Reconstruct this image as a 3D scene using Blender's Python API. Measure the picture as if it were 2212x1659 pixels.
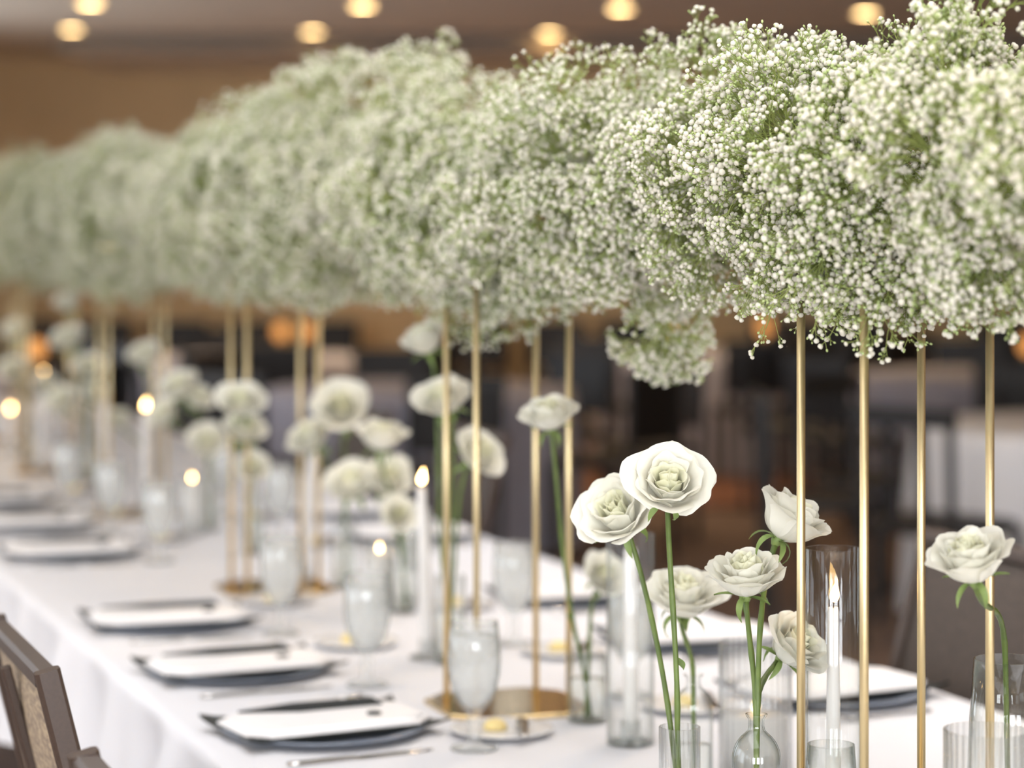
import bpy, bmesh, math, random
from math import sin, cos, pi, radians
from mathutils import Vector, Matrix, Quaternion

for _o in list(bpy.data.objects):
    bpy.data.objects.remove(_o)
scene = bpy.context.scene
COL = scene.collection

# ------------------------------------------------------------------ camera
F = 5222.0            # focal length in pixels of a 2212 px wide frame (85 mm on 36 mm)
CX, HY = 1106.0, 525.0    # column of the optical axis, row of the horizon
TABLE = 0.75
CAMZ = TABLE + 0.713
cam_d = bpy.data.cameras.new('camera')
cam_d.sensor_width = 36.0
cam_d.lens = 36.0 * F / 2212.0
cam_d.shift_y = (HY - 829.5) / 2212.0
cam_d.clip_start, cam_d.clip_end = 0.05, 80
cam_d.dof.use_dof = True
cam_d.dof.focus_distance = 2.66
cam_d.dof.aperture_fstop = 2.7
cam_d.dof.aperture_blades = 0
cam = bpy.data.objects.new('camera', cam_d)
COL.objects.link(cam)
cam.location = (0, 0, CAMZ)
cam.rotation_euler = (radians(90), 0, 0)
scene.camera = cam

# ------------------------------------------------------------------ world, light, exposure
world = bpy.data.worlds.new('world')
scene.world = world
world.use_nodes = True
world.node_tree.nodes['Background'].inputs[0].default_value = (0.75, 0.85, 1.0, 1)
world.node_tree.nodes['Background'].inputs[1].default_value = 0.6

WALL_L, WALL_R, WALL_F, WALL_B = -4.3, 9.0, 18.2, -5.0
CEIL = 2.86
WINDOWS = [(-3.4, 1.9), (-0.9, 1.9), (1.6, 1.9), (4.1, 1.9), (7.4, 1.9), (10.7, 1.9), (14.0, 1.9)]       # centre along the left wall, width
def area(name, loc, rot, sx, sy, power, color):
    d = bpy.data.lights.new(name, 'AREA')
    d.shape = 'RECTANGLE'; d.size = sx; d.size_y = sy; d.energy = power; d.color = color
    o = bpy.data.objects.new(name, d); COL.objects.link(o)
    o.location = loc; o.rotation_euler = rot
    return o
for _y, _w in WINDOWS:       # daylight standing outside each window of the left wall
    area('window_daylight', (WALL_L - 0.25, _y, 1.55), (0, radians(-90), 0), 2.1, _w, 21, (0.86, 0.93, 1.0))
for _x in (-2.2, 0.6, 3.4):   # daylight outside the windows behind the camera
    area('window_daylight', (_x, WALL_B - 0.25, 1.55), (radians(90), 0, 0), 1.9, 2.1, 140, (0.92, 0.96, 1.0))

area('overhead_fill_light', (0.2, 3.6, CEIL - 0.03), (0, 0, 0), 2.6, 6.0, 60, (0.93, 0.95, 1.0))     # added soft fill from above to brighten the table top, out of view

vs = scene.view_settings
vs.view_transform = 'Standard'; vs.look = 'None'; vs.exposure = 1.06; vs.gamma = 1.0
vs.use_curve_mapping = False
scene.cycles.use_denoising = True
scene.cycles.use_light_tree = False
scene.cycles.max_bounces = 6
scene.cycles.diffuse_bounces = 3
scene.cycles.glossy_bounces = 3
scene.cycles.transmission_bounces = 5
scene.cycles.transparent_max_bounces = 32
scene.cycles.use_adaptive_sampling = True
scene.cycles.adaptive_threshold = 0.04
scene.cycles.caustics_reflective = False
scene.cycles.caustics_refractive = False
scene.cycles.sample_clamp_indirect = 6

# ------------------------------------------------------------------ helpers
TH = math.atan2(0.346, 0.9382)
CT, ST = cos(TH), sin(TH)
def T(u, n, h=0.0):          # along the long table, across it, above its top
    return Vector((n * CT - u * ST, n * ST + u * CT, TABLE + h))
def P(x, y, Z):              # a photograph position at a given distance
    return Vector(((x - CX) / F * Z, Z, CAMZ - (y - HY) / F * Z))
def on_table(x, Z):          # the point of the table top in that column at that distance
    return Vector(((x - CX) / F * Z, Z, TABLE))
U = Vector((-ST, CT, 0)); N = Vector((CT, ST, 0))

def new_mat(name):
    m = bpy.data.materials.new(name); m.use_nodes = True
    nt = m.node_tree; nt.nodes.clear()
    return m, nt, nt.nodes, nt.links
def pbr(name, col, rough=0.5, metal=0.0, noise=0.0, nscale=20.0, bump=0.0, bscale=60.0, col2=None, trans=0.0, sheen=0.0,
        spec=0.5, stretch=None):
    m, nt, nd, lk = new_mat(name)
    out = nd.new('ShaderNodeOutputMaterial'); b = nd.new('ShaderNodeBsdfPrincipled')
    b.inputs['Roughness'].default_value = rough; b.inputs['Metallic'].default_value = metal
    b.inputs['Specular IOR Level'].default_value = spec
    tc = nd.new('ShaderNodeTexCoord'); mp = nd.new('ShaderNodeMapping')
    lk.new(tc.outputs['Object'], mp.inputs['Vector'])
    if stretch: mp.inputs['Scale'].default_value = stretch
    nz = nd.new('ShaderNodeTexNoise'); nz.inputs['Scale'].default_value = nscale; nz.inputs['Detail'].default_value = 3
    lk.new(mp.outputs[0], nz.inputs['Vector'])
    rp = nd.new('ShaderNodeValToRGB')
    c2 = col2 if col2 else tuple(max(0, c * (1 - noise)) for c in col)
    rp.color_ramp.elements[0].color = (*c2, 1); rp.color_ramp.elements[1].color = (*col, 1)
    rp.color_ramp.elements[0].position = 0.35; rp.color_ramp.elements[1].position = 0.65
    lk.new(nz.outputs['Fac'], rp.inputs['Fac'])
    lk.new(rp.outputs['Color'], b.inputs['Base Color'])
    if sheen: b.inputs['Sheen Weight'].default_value = sheen
    if bump:
        n2 = nd.new('ShaderNodeTexNoise'); n2.inputs['Scale'].default_value = bscale
        lk.new(mp.outputs[0], n2.inputs['Vector'])
        bp = nd.new('ShaderNodeBump'); bp.inputs['Strength'].default_value = bump; bp.inputs['Distance'].default_value = 0.002
        lk.new(n2.outputs['Fac'], bp.inputs['Height']); lk.new(bp.outputs[0], b.inputs['Normal'])
    sh = b.outputs[0]
    if trans:
        tr = nd.new('ShaderNodeBsdfTranslucent'); lk.new(rp.outputs['Color'], tr.inputs['Color'])
        mx = nd.new('ShaderNodeMixShader'); mx.inputs[0].default_value = trans
        lk.new(sh, mx.inputs[1]); lk.new(tr.outputs[0], mx.inputs[2]); sh = mx.outputs[0]
    lk.new(sh, out.inputs['Surface'])
    return m
def glass_mat(name, tint=(0.985, 0.99, 0.987), ior=1.45, rough=0.02, milk=0.0, refr=0.0, noise=0.0, edge=(0.52, 0.58, 0.55), power=4.0):
    """thin clear glass: see-through, reflecting by Fresnel; 'milk' is condensation, 'refr' a share of bending glass"""
    m, nt, nd, lk = new_mat(name)
    out = nd.new('ShaderNodeOutputMaterial')
    t = nd.new('ShaderNodeBsdfTransparent')
    g = nd.new('ShaderNodeBsdfGlossy'); g.inputs['Roughness'].default_value = rough
    lw = nd.new('ShaderNodeLayerWeight'); lw.inputs['Blend'].default_value = 0.5     # Schlick's Fresnel, the same on both faces of the wall
    pw = nd.new('ShaderNodeMath'); pw.operation = 'POWER'; pw.inputs[1].default_value = power
    fr = nd.new('ShaderNodeMath'); fr.operation = 'MULTIPLY_ADD'; f0 = ((ior - 1) / (ior + 1)) ** 2
    fr.inputs[1].default_value = 0.75 * (1 - f0); fr.inputs[2].default_value = f0
    lk.new(lw.outputs['Facing'], pw.inputs[0]); lk.new(pw.outputs[0], fr.inputs[0])
    tm = nd.new('ShaderNodeMix'); tm.data_type = 'RGBA'          # the longer way through the wall at its edges takes more light
    tm.inputs[6].default_value = (*tint, 1); tm.inputs[7].default_value = (*edge, 1)
    lk.new(pw.outputs[0], tm.inputs[0]); lk.new(tm.outputs[2], t.inputs[0])
    base = t.outputs[0]
    if refr:
        r = nd.new('ShaderNodeBsdfRefraction'); r.inputs['IOR'].default_value = 1.2; r.inputs['Color'].default_value = (*tint, 1)
        mr = nd.new('ShaderNodeMixShader'); mr.inputs[0].default_value = refr
        lk.new(base, mr.inputs[1]); lk.new(r.outputs[0], mr.inputs[2]); base = mr.outputs[0]
    if milk:
        d = nd.new('ShaderNodeBsdfTranslucent'); d.inputs[0].default_value = (0.95, 0.945, 0.935, 1)
        d2 = nd.new('ShaderNodeBsdfDiffuse'); d2.inputs[0].default_value = (0.92, 0.915, 0.905, 1)
        md = nd.new('ShaderNodeMixShader'); lk.new(d.outputs[0], md.inputs[1]); lk.new(d2.outputs[0], md.inputs[2])
        mm = nd.new('ShaderNodeMixShader'); mm.inputs[0].default_value = milk
        if noise:
            tc = nd.new('ShaderNodeTexCoord'); nz = nd.new('ShaderNodeTexNoise'); nz.inputs['Scale'].default_value = 45
            mapr = nd.new('ShaderNodeMapRange'); mapr.inputs[3].default_value = max(0, milk - noise); mapr.inputs[4].default_value = min(1, milk + noise)
            lk.new(tc.outputs['Object'], nz.inputs['Vector']); lk.new(nz.outputs['Fac'], mapr.inputs[0]); lk.new(mapr.outputs[0], mm.inputs[0])
        lk.new(base, mm.inputs[1]); lk.new(md.outputs[0], mm.inputs[2]); base = mm.outputs[0]
    mx = nd.new('ShaderNodeMixShader')
    lk.new(fr.outputs[0], mx.inputs[0]); lk.new(base, mx.inputs[1]); lk.new(g.outputs[0], mx.inputs[2])
    lk.new(mx.outputs[0], out.inputs['Surface'])
    return m
def emit(name, col, s):
    m, nt, nd, lk = new_mat(name)
    out = nd.new('ShaderNodeOutputMaterial'); e = nd.new('ShaderNodeEmission')
    e.inputs[0].default_value = (*col, 1); e.inputs[1].default_value = s
    lk.new(e.outputs[0], out.inputs['Surface'])
    m.cycles.emission_sampling = 'NONE'      # small glows: seen and reflected, too weak to be worth light sampling
    return m

M = {}
M['wall'] = pbr('wall_paint', (0.68, 0.475, 0.255), 0.8, noise=0.12, nscale=1.5, bump=0.15, bscale=120)
M['ceiling'] = pbr('ceiling_paint', (0.72, 0.62, 0.50), 0.9, noise=0.05, nscale=2)
M['soffit'] = pbr('soffit_paint', (0.72, 0.62, 0.50), 0.9, noise=0.05, nscale=2)
M['trim'] = pbr('trim_paint', (0.5, 0.46, 0.4), 0.5, noise=0.05)
M['carpet'] = pbr('carpet', (0.19, 0.125, 0.095), 0.95, col2=(0.115, 0.075, 0.058), nscale=9, bump=0.6, bscale=400)
M['parquet'] = pbr('parquet_wood', (0.22, 0.085, 0.032), 0.3, col2=(0.12, 0.045, 0.016), nscale=6, stretch=(1, 8, 1))
M['cloth'] = pbr('white_linen', (0.79, 0.79, 0.825), 0.85, noise=0.03, nscale=4, bump=0.15, bscale=900, trans=0.08)
M['bgcloth'] = pbr('dimmed_white_linen', (0.33, 0.32, 0.38), 0.9, noise=0.08, nscale=5)  # white linen, its colour darkened for the dim light farther back
M['gold'] = pbr('brushed_gold', (0.78, 0.64, 0.37), 0.42, 1.0, noise=0.12, nscale=60, stretch=(1, 1, 0.05))
M['goldplate'] = pbr('polished_gold', (0.70, 0.52, 0.27), 0.16, 1.0, noise=0.05, nscale=30)
M['petal'] = pbr('rose_petal', (0.90, 0.885, 0.81), 0.65, col2=(0.87, 0.85, 0.75), nscale=25, trans=0.42, bump=0.12, bscale=160, spec=0.25)
M['petal_in'] = pbr('rose_heart_petal', (0.89, 0.875, 0.74), 0.65, col2=(0.86, 0.855, 0.64), nscale=25, trans=0.42, spec=0.25)
M['stem'] = pbr('rose_stem', (0.125, 0.175, 0.038), 0.5, col2=(0.075, 0.115, 0.024), nscale=30)
M['sepal'] = pbr('rose_sepal', (0.24, 0.32, 0.10), 0.55, col2=(0.14, 0.21, 0.05), nscale=30, trans=0.15)
M['glass'] = glass_mat('clear_glass')
M['ribbed'] = glass_mat('ribbed_glass', ior=1.5, refr=0.12, edge=(0.86, 0.88, 0.87))
M['bottle'] = glass_mat('bottle_glass', tint=(0.985, 0.992, 0.987), ior=1.5, edge=(0.38, 0.45, 0.41), power=3.2)
M['frost'] = glass_mat('wet_glass', milk=0.16, noise=0.1)
M['water'] = glass_mat('iced_water', milk=0.42, ior=1.2, noise=0.25)
M['vwater'] = glass_mat('vase_water', tint=(0.975, 0.985, 0.97), ior=1.2, refr=0.15)
M['ice'] = glass_mat('ice', milk=0.4, ior=1.31, rough=0.15)
M['wax'] = pbr('white_wax', (0.90, 0.875, 0.85), 0.45, noise=0.03, trans=0.3)
M['wick'] = pbr('charred_wick', (0.03, 0.025, 0.02), 0.9, noise=0.3)
M['flame'] = emit('candle_flame', (1.0, 0.60, 0.22), 16.0)
M['china'] = pbr('white_china', (0.83, 0.82, 0.82), 0.18, noise=0.02)
M['charger'] = pbr('smoky_charger', (0.22, 0.25, 0.31), 0.12, noise=0.04)
M['black'] = pbr('black_glaze', (0.012, 0.016, 0.016), 0.35, noise=0.3)
M['napkin'] = pbr('black_napkin', (0.012, 0.015, 0.016), 0.9, noise=0.3, bump=0.3, bscale=700)
M['paper'] = pbr('white_card', (0.84, 0.82, 0.82), 0.7, noise=0.02)
M['steel'] = pbr('polished_steel', (0.72, 0.70, 0.68), 0.15, 1.0, noise=0.05)
M['butter'] = pbr('butter', (0.85, 0.68, 0.30), 0.5, noise=0.1)
M['chairframe'] = pbr('brown_enamel', (0.058, 0.036, 0.026), 0.42, noise=0.15, nscale=200)
M['chaircloth'] = pbr('woven_fabric', (0.46, 0.35, 0.23), 0.85, col2=(0.24, 0.18, 0.135), nscale=70, bump=0.9, bscale=260, stretch=(1, 1, 2.2))
M['darkcloth'] = pbr('dark_fabric', (0.085, 0.063, 0.05), 0.9, col2=(0.055, 0.042, 0.034), nscale=120, bump=0.5, bscale=500)
M['blackchair'] = pbr('black_chair', (0.012, 0.010, 0.010), 0.5, noise=0.3)
M['amber'] = emit('amber_lamp_glow', (1.0, 0.42, 0.12), 0.55)
M['brass'] = pbr('brass', (0.5, 0.36, 0.16), 0.35, 1.0, noise=0.1)
M['wood'] = pbr('plywood', (0.35, 0.24, 0.14), 0.6, col2=(0.28, 0.18, 0.1), nscale=12, stretch=(1, 6, 1))

def leafy(name, col, col2, trans):
    """light plant tissue: plain diffuse and light shining through, varied from spray to spray"""
    m, nt, nd, lk = new_mat(name)
    out = nd.new('ShaderNodeOutputMaterial'); oi = nd.new('ShaderNodeObjectInfo')
    mc = nd.new('ShaderNodeMix'); mc.data_type = 'RGBA'; mc.inputs[6].default_value = (*col2, 1); mc.inputs[7].default_value = (*col, 1)
    lk.new(oi.outputs['Random'], mc.inputs[0])
    d = nd.new('ShaderNodeBsdfDiffuse'); t = nd.new('ShaderNodeBsdfTranslucent'); x = nd.new('ShaderNodeMixShader'); x.inputs[0].default_value = trans
    lk.new(mc.outputs[2], d.inputs[0]); lk.new(mc.outputs[2], t.inputs[0]); lk.new(d.outputs[0], x.inputs[1]); lk.new(t.outputs[0], x.inputs[2])
    lk.new(x.outputs[0], out.inputs['Surface'])
    return m
M['blossom'] = leafy('gypsophila_petal', (0.86, 0.815, 0.72), (0.82, 0.79, 0.68), 0.35)
M['gypstem'] = leafy('gypsophila_stem', (0.50, 0.55, 0.20), (0.36, 0.43, 0.13), 0.4)
M['bud'] = leafy('gypsophila_bud', (0.60, 0.68, 0.33), (0.48, 0.58, 0.25), 0.25)

class MB:
    """collects vertices and faces for one mesh"""
    def __init__(self): self.v = []; self.f = []
    def add(self, vs, fs):
        o = len(self.v); self.v += [tuple(p) for p in vs]; self.f += [tuple(i + o for i in f) for f in fs]
        return self
    def box(self, c, s, m=None):
        x, y, z = s[0] / 2, s[1] / 2, s[2] / 2
        vs = [Vector((a * x, b * y, d * z)) for d in (-1, 1) for b in (-1, 1) for a in (-1, 1)]
        if m: vs = [m @ p for p in vs]
        c = Vector(c)
        return self.add([p + c for p in vs], [(0, 2, 3, 1), (4, 5, 7, 6), (0, 1, 5, 4), (2, 6, 7, 3), (0, 4, 6, 2), (1, 3, 7, 5)])
    def beam(self, a, b, w, d, up=Vector((0, 0, 1)), ch=0.2):
        """a bar with chamfered rectangular section from a to b"""
        a, b = Vector(a), Vector(b); t = (b - a).normalized()
        x = t.cross(up)
        if x.length < 1e-4: x = t.cross(Vector((0, 1, 0)))
        x.normalize(); y = x.cross(t).normalized()
        c = min(w, d) * ch
        sec = [(w/2 - c, d/2), (w/2, d/2 - c), (w/2, -d/2 + c), (w/2 - c, -d/2), (-w/2 + c, -d/2), (-w/2, -d/2 + c), (-w/2, d/2 - c), (-w/2 + c, d/2)]
        vs = [p + x * i + y * j for p in (a, b) for i, j in sec]
        fs = [(i, (i + 1) % 8, 8 + (i + 1) % 8, 8 + i) for i in range(8)] + [tuple(range(7, -1, -1)), tuple(range(8, 16))]
        return self.add(vs, fs)
    def tube(self, pts, r, n=8, cap=True):
        pts = [Vector(p) for p in pts]; k = len(pts)
        rs = r if isinstance(r, (list, tuple)) else [r] * k
        ref = Vector((0.31, 0.87, 0.38)); vs = []
        for i, p in enumerate(pts):
            t = (pts[min(i + 1, k - 1)] - pts[max(i - 1, 0)])
            t = t.normalized() if t.length > 1e-9 else Vector((0, 0, 1))
            x = t.cross(ref)
            if x.length < 0.05: x = t.cross(Vector((1, 0, 0)))
            x.normalize(); y = t.cross(x)
            for j in range(n):
                a = 2 * pi * j / n
                vs.append(p + (x * cos(a) + y * sin(a)) * rs[i])
        fs = [(i * n + j, i * n + (j + 1) % n, (i + 1) * n + (j + 1) % n, (i + 1) * n + j) for i in range(k - 1) for j in range(n)]
        if cap: fs += [tuple(range(n - 1, -1, -1)), tuple((k - 1) * n + j for j in range(n))]
        return self.add(vs, fs)
    def lathe(self, prof, n=24, ribs=0, amp=0.0, closed=False):
        """prof: (radius, height) list; radius 0 makes a pole"""
        vs = []; idx = []
        for r, z in prof:
            if r < 1e-6: idx.append([len(vs)]); vs.append(Vector((0, 0, z)))
            else:
                row = []
                for j in range(n):
                    a = 2 * pi * j / n; rr = r * (1 + (amp * abs(cos(ribs * a / 2)) if ribs else 0))
                    row.append(len(vs)); vs.append(Vector((rr * cos(a), rr * sin(a), z)))
                idx.append(row)
        fs = []
        pairs = list(zip(idx, idx[1:])) + ([(idx[-1], idx[0])] if closed else [])
        for A, B in pairs:
            for j in range(n):
                k = (j + 1) % n
                if len(A) == 1 and len(B) == 1: break
                if len(A) == 1: fs.append((A[0], B[k], B[j]))
                elif len(B) == 1: fs.append((A[j], A[k], B[0]))
                else: fs.append((A[j], A[k], B[k], B[j]))
        return self.add(vs, fs)
    def xf(self, m):
        self.v = [tuple(m @ Vector(p)) for p in self.v]; return self
    def mesh(self, name, mat, smooth=True):
        me = bpy.data.meshes.new(name); me.from_pydata(self.v, [], self.f)
        if mat: me.materials.append(mat)
        if smooth: me.polygons.foreach_set('use_smooth', [True] * len(me.polygons))
        me.update()
        return me

def put(name, me, parent=None, loc=None, rot=None, mat=None, sharp=False):
    o = bpy.data.objects.new(name, me); COL.objects.link(o)
    if parent: o.parent = parent
    if mat is not None: o.matrix_basis = mat
    else:
        if loc is not None: o.location = loc
        if rot is not None: o.rotation_euler = rot
    return o
def tag(o, label, cat, group=None, kind=None):
    o['label'] = label; o['category'] = cat
    if group: o['group'] = group
    if kind: o['kind'] = kind
    return o
def thing(name, label, cat, loc=(0, 0, 0), rz=0.0, group=None):
    o = bpy.data.objects.new(name, None); COL.objects.link(o)
    o.empty_display_size = 0.05; o.location = loc; o.rotation_euler = (0, 0, rz)
    return tag(o, label, cat, group)
def struct(name, me, parent=None, loc=None, rot=None, label=None):
    o = put(name, me, parent, loc, rot)
    if not parent: o['kind'] = 'structure'
    if label: o['label'] = label
    return o
def bez(a, b, c, d, n=12):
    a, b, c, d = map(Vector, (a, b, c, d))
    return [a * (1-t)**3 + b * 3 * t * (1-t)**2 + c * 3 * t * t * (1-t) + d * t**3 for t in [i / n for i in range(n + 1)]]
def look_rot(d):             # rotation that turns +Z into direction d
    return Vector((0, 0, 1)).rotation_difference(Vector(d).normalized())

# ------------------------------------------------------------------ the room
W, D = WALL_R - WALL_L, WALL_F - WALL_B
mx, my = (WALL_L + WALL_R) / 2, (WALL_F + WALL_B) / 2
struct('floor', MB().box((mx, my, -0.05), (W + 0.4, D + 0.4, 0.1)).mesh('floor', M['carpet'], False), label='brown patterned carpet of the hall')
PX0, PX1, PY0, PY1 = -1.5, 4.4, 13.2, 17.2
dance = struct('floor_dance', MB().box(((PX0 + PX1) / 2, (PY0 + PY1) / 2, 0.004), (PX1 - PX0, PY1 - PY0, 0.008)).mesh('dance_floor_base', M['parquet'], False), label='reddish wooden dance floor laid on the carpet')
pl_me = MB().box((0, 0, 0), (0.98, 0.98, 0.012)).mesh('dance_floor_panel', M['parquet'], False)
for i in range(6):
    for j in range(4):
        put('panel', pl_me, dance, (PX0 + 0.49 + i * 0.983, PY0 + 0.5 + j * 1.0, 0.013), (0, 0, (i + j) % 2 * pi / 2))
struct('ceiling', MB().box((mx, my, CEIL + 0.06), (W + 0.4, D + 0.4, 0.12)).mesh('ceiling', M['ceiling'], False), label='taupe plaster ceiling with round downlights')
struct('trim_1', MB().box(((-3.06 + WALL_R) / 2, (16.2 + WALL_F) / 2, CEIL - 0.055), (WALL_R + 3.06, WALL_F - 16.2, 0.109)).mesh('soffit', M['soffit'], False), label='dropped ceiling soffit along the far wall')
struct('trim_2', MB().box(((-3.06 + WALL_R) / 2, 16.19, CEIL - 0.055), (WALL_R + 3.06, 0.016, 0.109)).mesh('soffit_fascia', pbr('fascia_dark', (0.20, 0.16, 0.125), 0.8, noise=0.05), False), label='dark fascia strip of the ceiling soffit')  # thin strip over the soffit front, in a darker tone than the soffit
struct('wall_far', MB().box((mx, WALL_F + 0.1, CEIL / 2), (W + 0.4, 0.2, CEIL)).mesh('wall_far', M['wall'], False), label='tan brown far wall')
struct('wall_right', MB().box((WALL_R + 0.1, my, CEIL / 2), (0.2, D, CEIL)).mesh('wall_right', M['wall'], False), label='tan brown right wall')
def wall_with_windows(name, axis, pos, span, wins, label):
    z0, z1 = 0.45, 2.6
    mb = MB()
    def blk(a, b, zz0, zz1):
        if b - a < 1e-3: return
        c = (a + b) / 2
        if axis == 'x': mb.box((pos, c, (zz0 + zz1) / 2), (0.2, b - a, zz1 - zz0))
        else: mb.box((c, pos, (zz0 + zz1) / 2), (b - a, 0.2, zz1 - zz0))
    blk(span[0], span[1], 0, z0); blk(span[0], span[1], z1, CEIL)
    a = span[0]
    for c, w in sorted(wins):
        blk(a, c - w / 2, z0, z1); a = c + w / 2
    blk(a, span[1], z0, z1)
    struct(name, mb.mesh(name, M['wall'], False), label=label)
    for c, w in wins:
        global WN
        WN += 1
        def pt(t, z): return (pos, c + t, z) if axis == 'x' else (c + t, pos, z)
        fr = MB()
        for t in (-w / 2 + 0.03, w / 2 - 0.03, 0): fr.beam(pt(t, z0), pt(t, z1), 0.05, 0.05)
        for z in (z0 + 0.03, z1 - 0.03, (z0 + z1) / 2): fr.beam(pt(-w / 2, z), pt(w / 2, z), 0.05, 0.05)
        win = struct('window_%d' % WN, fr.mesh('window_frame', M['trim'], False), label='tall daylit window')
WN = 0
wall_with_windows('wall_left', 'x', WALL_L - 0.1, (WALL_B, WALL_F), WINDOWS, 'tan brown left wall with tall windows')
wall_with_windows('wall_back', 'y', WALL_B - 0.1, (WALL_L - 0.2, WALL_R + 0.2), [(-2.2, 1.9), (0.6, 1.9), (3.4, 1.9)], 'tan brown wall behind the camera with windows')
struct('baseboard_far', MB().box((mx, WALL_F - 0.01, 0.06), (W, 0.02, 0.12)).mesh('baseboard', M['trim'], False))

# added frame dressing the overhead fill light (out of the picture)
fr = MB()
for sx in (-1, 1): fr.beam((0.2 + sx * 1.34, 0.55, CEIL - 0.02), (0.2 + sx * 1.34, 6.65, CEIL - 0.02), 0.06, 0.04)
for sy in (-1, 1): fr.beam((-1.17, 3.6 + sy * 3.04, CEIL - 0.02), (1.57, 3.6 + sy * 3.04, CEIL - 0.02), 0.06, 0.04)
struct('trim_3', fr.mesh('fill_light_frame', M['trim'], False), label='added frame around the fill light above the table')

# ceiling downlights (each its own lamp)
lamp_ring = MB().lathe([(0.075, 0), (0.10, 0), (0.10, -0.008), (0.08, -0.012), (0.075, 0)], 24).mesh('trim_ring', M['trim'])
lamp_lens = MB().lathe([(0, -0.006), (0.04, -0.007), (0.074, -0.004)], 24).mesh('lens', emit('downlight_glow', (1.0, 0.66, 0.28), 17.0))
def downlight(x, y, label, watt=60):
    t = thing('ceiling_downlight', label, 'downlight', (x, y, CEIL), 0, 'recessed ceiling downlights')
    put('trim_ring', lamp_ring, t); put('lens', lamp_lens, t)
    d = bpy.data.lights.new('downlight_beam', 'SPOT'); d.energy = watt; d.color = (1.0, 0.72, 0.42); d.spot_size = radians(115); d.spot_blend = 0.8; d.shadow_soft_size = 0.07
    o = bpy.data.objects.new('downlight_beam', d); COL.objects.link(o); o.parent = t; o.location = (0, 0, -0.03)
ORD = ['leftmost', 'second from the left', 'third from the left', 'fourth from the left', 'rightmost']
def ceil_pt(px, py):
    Z = F * (CEIL - CAMZ) / (HY - py); return (px - CX) / F * Z, Z
for k, (px, py) in enumerate(((155, 62), (675, 67), (1187, 71), (1672, 77))):
    downlight(*ceil_pt(px, py), 'warm round ceiling downlight, %s of the brighter lower row' % ORD[k])
for k, (px, py) in enumerate(((195, 6), (783, 11), (1340, 17), (1870, 27))):
    downlight(*ceil_pt(px, py), 'dim round ceiling downlight, %s of the row at the top edge' % ORD[k])

for j, y in enumerate((1.2, 4.6, 8.0, 11.4)):      # the rest of the grid, over the table and the hall
    for i, x in enumerate((-2.4, 0.8, 4.0, 7.2)):
        downlight(x, y, 'round ceiling downlight above the hall, out of the picture', 26)

# ------------------------------------------------------------------ the long table
U0, U1 = 0.5, 11.2
N0, N1 = 0.775, 1.972
def build_cloth():
    mb = MB(); rnd = random.Random(3)
    du = 0.028; nu = int((U1 - U0) / du)
    ph = [rnd.uniform(0, 6.28) for _ in range(8)]
    def fold(u, k):
        return (0.5 * sin(u * 15 + ph[k] + 1.3 * sin(u * 2.1)) + 0.35 * sin(u * 27 + ph[k + 1]) + 0.25 * sin(u * 6.3 + ph[k + 2]))
    drop = 0.275
    prof = []          # (side, kind, t)
    left = [1.0, 0.85, 0.7, 0.55, 0.42, 0.3, 0.2, 0.12, 0.06, 0.02]
    rows = []
    for i in range(nu + 1):
        u = U0 + i * (U1 - U0) / nu; row = []
        for t in left:
            a = fold(u, 0) * 0.062 * min(1, t * 1.6) ** 0.9
            row.append(T(u + 0.01 * fold(u, 3) * t, N0 - 0.008 - 0.030 * t + a, -0.012 - drop * t))
        for n_, h in ((N0 - 0.006, -0.006), (N0 + 0.002, -0.0015)): row.append(T(u, n_, h))
        for k in range(13):
            n_ = N0 + 0.012 + (N1 - N0 - 0.024) * k / 12
            row.append(T(u, n_, 0.0))
        for n_, h in ((N1 - 0.002, -0.0015), (N1 + 0.006, -0.006)): row.append(T(u, n_, h))
        for t in reversed(left):
            a = fold(u, 4) * 0.014 * min(1, t * 1.6) ** 0.9
            row.append(T(u, N1 + 0.008 + 0.008 * t - a, -0.012 - drop * t))
        rows.append(row)
    m = len(rows[0])
    vs = [p for r in rows for p in r]
    fs = [(i * m + j, i * m + j + 1, (i + 1) * m + j + 1, (i + 1) * m + j) for i in range(nu) for j in range(m - 1)]
    mb.add(vs, fs)
    # hanging ends
    for i, s in ((0, -1), (nu, 1)):
        top = rows[i][11:-11]; low = [p + U * s * 0.02 + Vector((0, 0, -drop)) for p in top]
        k = len(top)
        mb.add(top + low, [(j, j + 1, k + j + 1, k + j) for j in range(k - 1)])
    o = put('tablecloth', mb.mesh('tablecloth', M['cloth']))
    return tag(o, 'white linen cloth with soft folds draped over the long banquet table', 'tablecloth')
build_cloth()
tb = thing('banquet_table', 'long banquet table standing under the white cloth', 'table', T(0, 0, -TABLE))
mb = MB(); put('tabletop', MB().box((0, 0, 0), (N1 - N0 - 0.04, U1 - U0 - 0.06, 0.03)).mesh('tabletop', M['wood'], False), tb,
               Vector(((N0 + N1) / 2 * CT - (U0 + U1) / 2 * ST, (N0 + N1) / 2 * ST + (U0 + U1) / 2 * CT, TABLE - 0.0185)), (0, 0, TH))
leg_me = MB().tube([(0, 0, 0), (0, 0, TABLE - 0.034)], 0.02, 10).mesh('leg', M['blackchair'])
for u in (0.8, 2.65, 5.2, 7.7, 9.6, 10.9):
    for n in (N0 + 0.36, N1 - 0.40):
        p = T(u, n); put('leg', leg_me, tb, (p.x, p.y, 0))

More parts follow.
